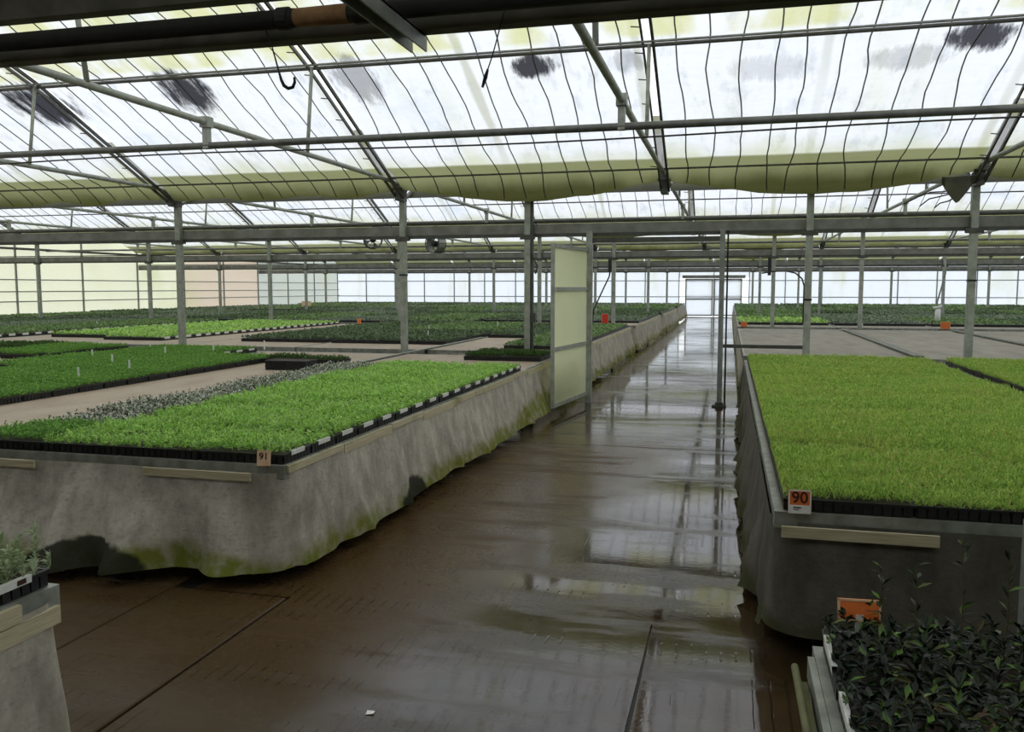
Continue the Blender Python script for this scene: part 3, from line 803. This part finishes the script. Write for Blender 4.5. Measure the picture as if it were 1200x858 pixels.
# ------------------------------------------------------------------ seedling trays
TW, TD, TH = .55, .33, .058
def tray_mesh():
    k = MB(); a, b = TW/2, TD/2
    k.box(-a+.012, a-.012, -b+.012, b-.012, 0, TH-.006)
    k.box(-a, a, -b, -b+.014, TH-.012, TH); k.box(-a, a, b-.014, b, TH-.012, TH)
    k.box(-a, -a+.014, -b+.014, b-.014, TH-.012, TH); k.box(a-.014, a, -b+.014, b-.014, TH-.012, TH)
    for i in range(13):
        x = -a+.028+(2*a-.056)*i/12
        for s in (-1, 1): k.box(x-.016, x+.016, s*(b-.008)-.005, s*(b-.008)+.005, .004, TH-.012)
    for i in range(8):
        y = -b+.028+(2*b-.056)*i/7
        for s in (-1, 1): k.box(s*(a-.008)-.005, s*(a-.008)+.005, y-.016, y+.016, .004, TH-.012)
    k.quadmesh([(-a+.014, -b+.014, TH-.003), (a-.014, -b+.014, TH-.003), (a-.014, b-.014, TH-.003), (-a+.014, b-.014, TH-.003)], [(0,1,2,3)], 1)
    return k.mesh('tray_body', [M['black'], M['soil']])
TRAY_ME = tray_mesh()

def leaf_mesh(name, P, D, L, W, mats, fold=False, droop=.15, box_=False):
    n = len(P); up = np.array([0, 0, 1.0])
    side = np.cross(D, up + .25*rng.normal(size=(n, 3))); side /= np.linalg.norm(side, axis=1)[:, None] + 1e-9
    L = L[:, None]; W = W[:, None]
    mid = P + D*L*.5
    tip = P + D*L - up*L*droop
    nrm = np.cross(side, D)
    if fold:
        V = np.stack([P, mid-side*W*.5, mid-nrm*W*.22, mid+side*W*.5, tip], 1).reshape(-1, 3)
        base = np.arange(n)[:, None]*5
        F = np.concatenate([base+np.array(t) for t in ((0,2,1), (0,3,2), (1,2,4), (2,3,4))], 0)
    else:
        V = np.stack([P, mid-side*W*.5, tip, mid+side*W*.5], 1).reshape(-1, 3)
        F = np.arange(n)[:, None]*4 + np.array([0, 3, 2, 1])
    if box_:
        V[:, 0] = np.clip(V[:, 0], -TW/2-.0005, TW/2+.0005); V[:, 1] = np.clip(V[:, 1], -TD/2-.002, TD/2+.002); V[:, 2] = np.maximum(V[:, 2], TH-.004)
    me = bpy.data.meshes.new(name)
    me.from_pydata(V.tolist(), [], F.tolist())
    for m in mats: me.materials.append(m)
    me.update()
    return me

def plants(nx, ny, per, hmin, hmax, L, W, el, spread=1.0, w=TW, d=TD, z0=TH, jit=.35, base0=.0):
    gx, gy = np.meshgrid((np.arange(nx)+.5)/nx-.5, (np.arange(ny)+.5)/ny-.5)
    c = np.stack([gx.ravel()*(w-.02), gy.ravel()*(d-.02)], 1)
    c += rng.uniform(-jit, jit, c.shape)*np.array([w/nx, d/ny])
    n = len(c); h = rng.uniform(hmin, hmax, n)
    c = np.repeat(c, per, 0); h = np.repeat(h, per)
    m = len(c); t = rng.uniform(base0, 1, m); az = rng.uniform(0, 2*np.pi, m); e = np.radians(rng.uniform(el[0], el[1], m))
    D = np.stack([np.cos(az)*np.cos(e), np.sin(az)*np.cos(e), np.sin(e)], 1)
    P = np.stack([c[:, 0], c[:, 1], z0 + t*h], 1)
    return P, D, rng.uniform(L[0], L[1], m), rng.uniform(W[0], W[1], m)

SPECIES = {
    'bright': lambda: (plants(14, 8, 24, .015, .065, (.020, .036), (.007, .011), (5, 80), w=TW+.02, d=TD+.02), 'leaf_bright', False),
    'varieg': lambda: (plants(13, 8, 20, .015, .065, (.018, .032), (.009, .013), (5, 75), w=TW+.02, d=TD+.02), 'leaf_varieg', False),
    'fine': lambda: (plants(22, 13, 14, .005, .055, (.026, .046), (.004, .0065), (20, 85), w=TW+.025, d=TD+.025), 'leaf_fine', False),
    'mid': lambda: (plants(14, 8, 18, .015, .055, (.022, .036), (.009, .013), (5, 75), w=TW+.02, d=TD+.02), 'leaf_mid', False),
    'dark': lambda: (plants(15, 9, 13, .01, .05, (.03, .05), (.007, .011), (35, 85)), 'leaf_dark', False),
    'broad': lambda: (plants(11, 7, 17, .02, .095, (.032, .055), (.011, .018), (-5, 65), w=TW+.03, d=TD+.03), 'leaf_broad', True),
    'silver': lambda: (plants(11, 7, 75, .02, .15, (.025, .045), (.006, .010), (10, 85), w=TW+.06, d=TD+.06), 'leaf_silver', False),
}
PROTO = {}
def proto(sp, v, labelled):
    key = (sp, v, labelled)
    if key in PROTO: return PROTO[key]
    root = thing('seedling_tray', (0, 0, 0))
    link('tray_body', TRAY_ME, root)
    base = (sp, v, not labelled)
    if base in PROTO:
        me = [c for c in PROTO[base].children if c.name.startswith('foliage')][0].data
    else:
        (P, D, L, W), mt, fold = SPECIES[sp]()
        me = leaf_mesh('foliage', P, D, L, W, [M[mt]], fold, box_=True)
    tag(link('foliage', me, root), kind='stuff')
    if labelled:
        k = MB(); a = TW/2+.001; h_ = .10 if sp == 'broad' else .08
        k.quadmesh([(a, -h_, TH-.018), (a, h_, TH-.018), (a+.002, h_, TH+.008), (a+.002, -h_, TH+.008)], [(0,1,2,3)])
        k.box(a-.012, a+.002, -h_, h_, TH+.0075, TH+.0095)
        if sp == 'silver': k.box(a+.001, a+.0035, .02, .055, TH-.012, TH+.004, 1)
        o = k.build('label_strip', [M['white'], M['ink']], root)
        if sp == 'broad': o.rotation_euler = (0, 0, math.pi)
    root.hide_render = False
    PROTO[key] = root
    return root
used = set()
NT_COUNT = 0
def place(sp, x, y, labelled, label, group, rz=0.0, z=BED):
    global NT_COUNT
    v = random.randrange(3); key = (sp, v, labelled)
    p = proto(sp, v, labelled)
    o = p if key not in used else copy_tree(p)
    used.add(key)
    o.location = (x, y, z); o.rotation_euler = (0, 0, rz + (math.pi if (not labelled and sp != 'broad' and random.random() < .5) else 0) + random.uniform(-.003, .003))
    for ch in o.children:
        if ch.name.startswith('foliage'): ch.scale = (1, 1, random.uniform(.85, 1.12))
    tag(o, label, 'tray', group); NT_COUNT += 1
    return o

PY = .338; PX = .554
ORD = ['first','second','third','fourth','fifth','sixth','seventh','eighth','ninth','tenth','eleventh','twelfth','thirteenth','fourteenth','fifteenth','sixteenth','seventeenth','eighteenth','nineteenth','twentieth','twenty-first','twenty-second','twenty-third','twenty-fourth','twenty-fifth']
COLW = ['aisle column', 'second column from the aisle', 'third column from the aisle', 'fourth column from the aisle']
# bench 91: three columns of bright seedlings and one of cream-edged ones
for r in range(17):
    y = 4.495 + r*PY
    for c in range(3):
        if r == 16 and c == 1: continue
        x = -2.44 - PX*(c+.5)
        place('bright', x, y, c == 0, 'bright green seedling tray on bench 91, %s, %s from its front%s' % (COLW[c], ORD[r], ', white label' if c == 0 else ''), 'bright green trays on bench 91')
    x = -2.44 - PX*3.5
    if r < 2: place('mid', x, y, False, 'darker green tray ahead of the cream-edged column on bench 91, %s from front' % ORD[r], 'darker trays at the front of bench 91')
    elif r < 16: place('varieg', x, y, False, 'tray of cream-edged dark seedlings, %s of its column from the front of bench 91' % ORD[r-2], 'cream-edged trays on bench 91')
# dark trays by the gate
for r in range(3):
    for c in range(2):
        place('dark', -2.75-PX*c, 11.50+r*PY, False, 'thin dark green seedling tray by the gate, %s row, %s' % (ORD[r], ['aisle side', 'inner side'][c]), 'dark trays beside the gate')
# bench behind: left half planted
for r in range(15):
    y = 5.7 + r*PY
    for c in range(2):
        place('mid', -6.32-PX*c, y, False, 'mid green tray %s the bare tan strip, %s along it' % (['edging', 'one column back from'][c], ORD[r]), 'mid green trays along the bare tan strip')
for c in range(2):
    place('dark', -5.76+PX*c, 5.7+14*PY, False, 'dark seedling tray across the far end of the bare tan strip, ' + ['left', 'right'][c] + ' of two', 'dark trays closing the bare tan strip')
# stacked empty trays on the bare strip
for q in range(2):
    e = thing('empty_tray', (-5.25, 9.55, BED + q*(TH+.002)), 'empty black tray on the bare tan strip, ' + ('lower' if q == 0 else 'upper') + ' of two stacked', 'tray')
    link('tray_body', TRAY_ME, e)
for r in range(16):
    y = 6.75 + r*PY
    for c in range(3):
        x = -7.45-PX*c
        if x < -.99*y - .1: continue
        place('mid', x, y, c == 0, 'mid green tray on labelled bench past tan strip, %s column, %s from front%s' % (ORD[c], ORD[r], ', labelled' if c == 0 else ''), 'mid green trays on the labelled bench')
for r in range(8):
    y = 9.45 + r*PY
    for c in range(4):
        x = -9.8-PX*c
        if x < -.99*y - .1: continue
        place('dark' if c > 1 else 'mid', x, y, False, '%s green tray on leftmost bench before the posts, column %s, row %s' % ('dark' if c > 1 else 'mid', ['one', 'two', 'three', 'four'][c], ORD[r]), 'trays on the far left bench')
# bench 90: four columns of yellow-green seedlings
for r in range(24):
    y = 4.15 + r*PY
    for c in range(4):
        x = .255 + PX*(c+.5)
        place('fine', x, y, False, 'yellow-green grassy tray on bench 90, %s, %s from its front' % (COLW[c], ORD[r]), 'yellow-green trays on bench 90')
for r in range(12):
    y = 8.2 + r*PY
    for c in range(3):
        x = 2.73 + PX*(c+.5)
        if x > .33*y + .4: continue
        place('fine', x, y, False, 'yellow-green tray across the seam from bench 90, column %s, row %s' % (['one', 'two', 'three'][c], ORD[r]), 'yellow-green trays across the seam')
# near benches
for r in range(6):
    for c in range(2):
        place('broad', .27+PX*(c+.5), 2.29-r*PY, c == 0, 'glossy dark leaved tray on near bench, %s, %s from the orange sign' % (['labelled edge column', 'inner column'][c], ORD[r]), 'glossy dark trays on the near bench')
for r in range(3):
    for c in range(2):
        place('silver', -2.215-PX*(c+.5), 2.19-r*PY, c == 0, 'pale feathery tray on near bench, %s, %s from its corner' % (['labelled outer column', 'inner column'][c], ORD[r]), 'pale feathery trays on the near bench')
# a few taller shoots above the glossy plants
for i, (x, y, h_) in enumerate(((.60, 2.36, .30), (.70, 2.34, .27), (.50, 2.40, .22), (.41, 2.38, .21), (.80, 2.30, .26), (.92, 2.33, .24))):
    k = thing('tall_shoot', (x, y, BED+TH), 'slender leafy shoot above the glossy dark plants, %s from the orange sign' % ['third', 'fourth', 'second', 'first', 'fifth', 'sixth'][i], 'plant', 'tall shoots in the near dark trays')
    MB().tube([(0, 0, 0), (.004, .003, h_*.5), (-.003, .004, h_)], [.003, .002, .0012], 5).build('stem', M['stem'], k)
    n = 16; t = rng.uniform(.35, 1, n); az = rng.uniform(0, 6.28, n); e = np.radians(rng.uniform(20, 70, n))
    D = np.stack([np.cos(az)*np.cos(e), np.sin(az)*np.cos(e), np.sin(e)], 1)
    link('leaves', leaf_mesh('leaves', np.stack([t*0, t*0, t*h_], 1), D, rng.uniform(.025, .045, n), rng.uniform(.009, .014, n), [M['leaf_broad']], True), k)

# ------------------------------------------------------------------ trays too far or too many to pick apart: joined per kind of plant
FAR = {}
def far_block(sp, x0, x1, y0, y1, labels=None):
    FAR.setdefault(sp, []).append((x0, x1, y0, y1, labels))
far_block('mid', -3.60, -2.48, 13.6, 21.8); far_block('dark', -4.72, -3.62, 16.6, 21.8)
far_block('dark', -7.05, -4.83, 14.3, 17.6); far_block('mid', -7.05, -4.83, 17.7, 21.8)
far_block('dark', -8.9, -7.18, 14.3, 21.8)
far_block('bright', -11.78, -10.47, 14.1, 21.8, 'r'); far_block('bright', -13.45, -11.88, 14.6, 21.8)
far_block('mid', -16.4, -14.22, 13.2, 21.8, 'r'); far_block('grey', -18.8, -16.6, 15.2, 21.8); far_block('dark', -21.1, -18.95, 15.2, 21.8, 'r'); far_block('grey', -23.8, -21.3, 14, 21.8)
far_block('mid', -14.1, -11.9, 11.4, 12.15)
kinds = ['mid', 'dark', 'grey', 'dark', 'mid', 'grey']
for k in (2, 3, 4):
    y0, y1 = BAYS[k]
    for c, (x0, x1) in enumerate(LB):
        a = y0+.05+random.choice((0, 0, .7, 1.4)); m_ = a + (y1-a)*random.uniform(.3, .7)
        far_block(kinds[(c+k) % 6], x0+.04, x1-.04, a, m_-.05); far_block(kinds[(c*2+k+1) % 6], x0+.04, x1-.04, m_+.05, y1-.05)
    for c, (x0, x1) in enumerate(RB):
        a = y0+(1.25 if k == 2 else .05); m_ = a + (y1-a)*random.uniform(.3, .6)
        far_block('bright' if k == 2 and c == 0 else kinds[(c+k*2) % 6], x0+.05, x1-.05, a, m_-.2); far_block(kinds[(c*3+k) % 6] if c else 'mid', x0+.05, x1-.05, m_+.2, y1-.05)
words = {'mid': 'mid green', 'dark': 'dark green', 'bright': 'bright green', 'grey': 'greyish green'}
for sp, blocks in FAR.items():
    Vb = []; Fb = []; Pl = []; lab_ = MB()
    P = []; D = []; L = []; W = []
    body = MB()
    for (x0, x1, y0, y1, lb) in blocks:
        nx = max(1, round((x1-x0)/PX)); ny = max(1, round((y1-y0)/PY)); dx = (x1-x0)/nx; dy = (y1-y0)/ny
        near_ = y0 < 22.5
        hh = random.uniform(.75, 1.3)
        for i in range(nx):
            for j in range(ny):
                cx, cy = x0+dx*(i+.5), y0+dy*(j+.5)
                if cx < -1.03*cy-1.2 or cx > .33*cy+1.5: continue
                body.box(cx-dx/2+.006, cx+dx/2-.006, cy-dy/2+.004, cy+dy/2-.004, BED, BED+TH)
                q = (11, 7, 2) if near_ else ((8, 5, 1) if y0 < 33 else (5, 4, 1))
                sc = 1. if near_ else 1.45 if y0 < 33 else 2.0
                p_, d_, l_, w_ = plants(q[0], q[1], q[2], .005, .03*hh, (.045*sc*hh, .075*sc*hh), (.035*sc, .055*sc), (15, 70), w=dx, d=dy)
                p_ = p_ + np.array([cx, cy, BED])
                P.append(p_); D.append(d_); L.append(np.minimum(l_, .11)); W.append(w_)
                if lb and i == nx-1:
                    lab_.box(cx+dx/2-.004, cx+dx/2+.004, cy-.08, cy+.08, BED+TH-.03, BED+TH+.015)
    root = thing('seedling_field', (-8, 20, BED), 'joined rows of %s seedling trays filling the benches behind the gate' % words[sp], 'trays', kind='stuff')
    def loc_(o): o.location = (8, -20, -BED); return o
    tag(loc_(body.build('tray_rows', M['black'], root)), kind='stuff')
    me = leaf_mesh('foliage', np.concatenate(P), np.concatenate(D), np.concatenate(L), np.concatenate(W), [M['far_'+sp]])
    tag(loc_(link('foliage', me, root)), kind='stuff')
    if lab_.v: tag(loc_(lab_.build('label_strips', M['white'], root)), kind='stuff')

# ------------------------------------------------------------------ signs and small things
def text_mesh(txt, size, bold=.012):
    cu = bpy.data.curves.new('text', 'FONT'); cu.body = txt; cu.size = size; cu.align_x = 'CENTER'; cu.align_y = 'CENTER'
    cu.extrude = .0006; cu.offset = bold*size
    ob = bpy.data.objects.new('text', cu); COL.objects.link(ob)
    bpy.context.view_layer.update()
    me = bpy.data.meshes.new_from_object(ob.evaluated_get(bpy.context.evaluated_depsgraph_get()))
    bpy.data.objects.remove(ob); me.materials.clear()
    return me
def sign(x, y, z, w, h, face, label, txt=None, low=None, tilt=0., rz=0.):
    root = thing('bench_sign', (x, y, z), label, 'sign', rz=rz)
    k = MB().box(-w/2, w/2, -.003, .003, .0, h); o = k.build('plate', M[face], root); o.rotation_euler = (tilt, 0, 0)
    k = MB()
    for (a, b, c, d) in ((-w/2, w/2, 0, .006), (-w/2, w/2, h-.006, h), (-w/2, -w/2+.006, 0, h), (w/2-.006, w/2, 0, h)): k.box(a, b, -.0045, -.003, c, d)
    if low: k.box(-w/2+.006, w/2-.006, -.0042, -.003, .006, h*low)
    f = k.build('border', M['white' if low else 'paleorange'], o)
    if low:
        k = MB(); k.box(-w*.28, w*.06, -.005, -.004, h*low*.62, h*low*.78); k.box(-w*.28, -w*.05, -.005, -.004, h*low*.40, h*low*.50); k.build('small_print', M['ink'], o)
    if txt:
        me = text_mesh(txt, h*.68 if low else h*.62); me.materials.append(M['ink'])
        t = link('number', me, o); t.rotation_euler = (R(90), 0, 0); t.location = (0, -.0052, h*(.66 if low else .60))
    return root
sign(-2.545, 4.285, RAIL, .078, .088, 'paleorange', 'faded orange sign numbered 91 on the bench corner rail', '91', None, R(-8), R(10))
sign(.325, 3.935, RAIL+.005, .098, .105, 'orange', 'orange and white sign numbered 90 on the bench front rail', '90', .36, R(-6), R(2))
sg = sign(.37, 2.462, BED+.085, .115, .062, 'orange', 'blank bright orange sign stuck among the glossy dark plants', None, None, R(-10), R(4))
MB().box(-.01, .01, -.002, .002, -.1, .02).build('stake', M['white'], sg)
sign(-3.07, 21.75, BED+.04, .17, .30, 'red', 'small red plaque standing on the bench near the hosed post')
sign(.38, 22.9, RAIL, .16, .13, 'orange', 'tiny orange sign at the aisle corner behind the empty bed')
sign(5.15, 22.9, RAIL, .22, .17, 'orange', 'tiny orange sign by the second post behind the empty beds')
sign(3.2, 22.9, RAIL, .12, .12, 'white', 'tiny white sign on the rail behind the empty beds')
sign(-9.3, 20.5, BED+.05, .10, .16, 'orange', 'tiny orange sign among dark trays left of the strapped post')
sign(-19.9, 37.8, BED+.05, .5, .30, 'paleorange', 'faded orange board far off among greyish trays by the pink wall sheet')
# white stakes among the trays
for i, (x, y) in enumerate(((-7.4, 9.0), (-7.6, 10.3), (-8.2, 9.6), (-6.6, 8.3), (-8.6, 11.3), (-6.5, 7.4), (-7.0, 11.9), (-7.3, 11.0), (-5.6, 15.5), (-6.3, 17.5), (-3.3, 17), (-3.0, 15.6), (-5.3, 19.5), (-12.5, 17), (-15.2, 18))):
    tag(MB().box(-.012, .012, -.002, .002, .03, .17).build('plant_stake', M['white'], loc=(x, y, BED+.02)), 'small white stake stuck upright among %s seedlings' % ('mid green' if y < 13 else 'dark' if x > -9 else 'bright distant'), 'stake', 'white stakes among the seedlings')
# fans
def fan(x, y, z, rz, label):
    root = thing('circulation_fan', (x, y, z), label, 'fan', rz=rz)
    k = MB()
    for yy in (-.11, .11): 
        n = 18; k.tube([(.19*math.cos(2*math.pi*i/n), yy, .19*math.sin(2*math.pi*i/n)) for i in range(n+1)], .012, 5)
    for i in range(12):
        a = 2*math.pi*i/12; k.tube([(.19*math.cos(a), -.11, .19*math.sin(a)), (.19*math.cos(a), .11, .19*math.sin(a))], .006, 4)
        k.tube([(.19*math.cos(a), -.11, .19*math.sin(a)), (.03*math.cos(a), -.13, .03*math.sin(a))], .004, 4)
    k.build('cage', M['dark_steel'], root)
    MB().tube([(0, -.09, 0), (0, .09, 0)], .185, 20, cap=False).build('housing', M['steel'], root, smooth=True)
    MB().tube([(0, -.08, 0), (0, .10, 0)], .06, 12).build('motor', M['black'], root, smooth=True)
    for i in range(4):
        a = i*math.pi/2+.3; c, s = math.cos(a), math.sin(a)
        MB().quadmesh([(c*.05, -.02, s*.05), (c*.16-s*.06, -.05, s*.16+c*.06), (c*.17, -.01, s*.17), (c*.16+s*.04, .03, s*.16-c*.04)], [(0,1,2,3)]).build('blade', M['steel'], root)
    MB().tube([(0, 0, .19), (0, 0, 3.03-z)], .012, 6).build('hanger', M['dark_steel'], root)
fan(-7.45, 17.2, 2.72, .5, 'dark wire-caged fan hung left of the strapped post')
fan(-6.03, 17.2, 2.62, -.4, 'dark wire-caged fan hung right of the strapped post')
# white standpipe
sp_ = thing('standpipe', (5.55, 25.6, BED), 'white plastic standpipe with looped hose beyond the empty beds', 'pipe')
MB().tube([(0, 0, 0), (0, 0, .42)], .07, 12).build('riser', M['white'], sp_, smooth=True)
MB().tube([(0, 0, .42), (-.03, 0, .6), (.05, 0, .95), (.15, 0, 1.4), (.12, 0, 1.75)], .022, 8).build('hose', M['steel'], sp_, smooth=True)
MB().tube([(-.12, 0, .44), (.1, 0, .5)], .04, 8).build('elbow', M['white'], sp_, smooth=True)
# short post at the right edge
mp = thing('marker_post', (1.16, 3.62, 0), 'short black post with a grey metal sleeve beside bench 90', 'post')
MB().box(-.022, .022, -.022, .022, 0, .95).build('shaft', M['black'], mp)
MB().box(-.03, .03, -.03, .03, .30, .80).build('sleeve', M['steel'], mp)
# scrap of paper on the floor
tag(MB().quadmesh([(0,0,.001),(.03,.008,.004),(.026,.034,.002),(-.004,.026,.005),(0,0,.003),(.03,.008,.006),(.026,.034,.004),(-.004,.026,.007)], [(0,1,2,3)[::-1],(4,5,6,7),(0,1,5,4),(1,2,6,5),(2,3,7,6),(3,0,4,7)]).build('paper_scrap', M['white'], loc=(-1.37, 3.02, 0)), 'tiny white paper scrap lying on the wet concrete floor', 'paper')
print('TRAYS', NT_COUNT, 'OBJECTS', len(bpy.data.objects))
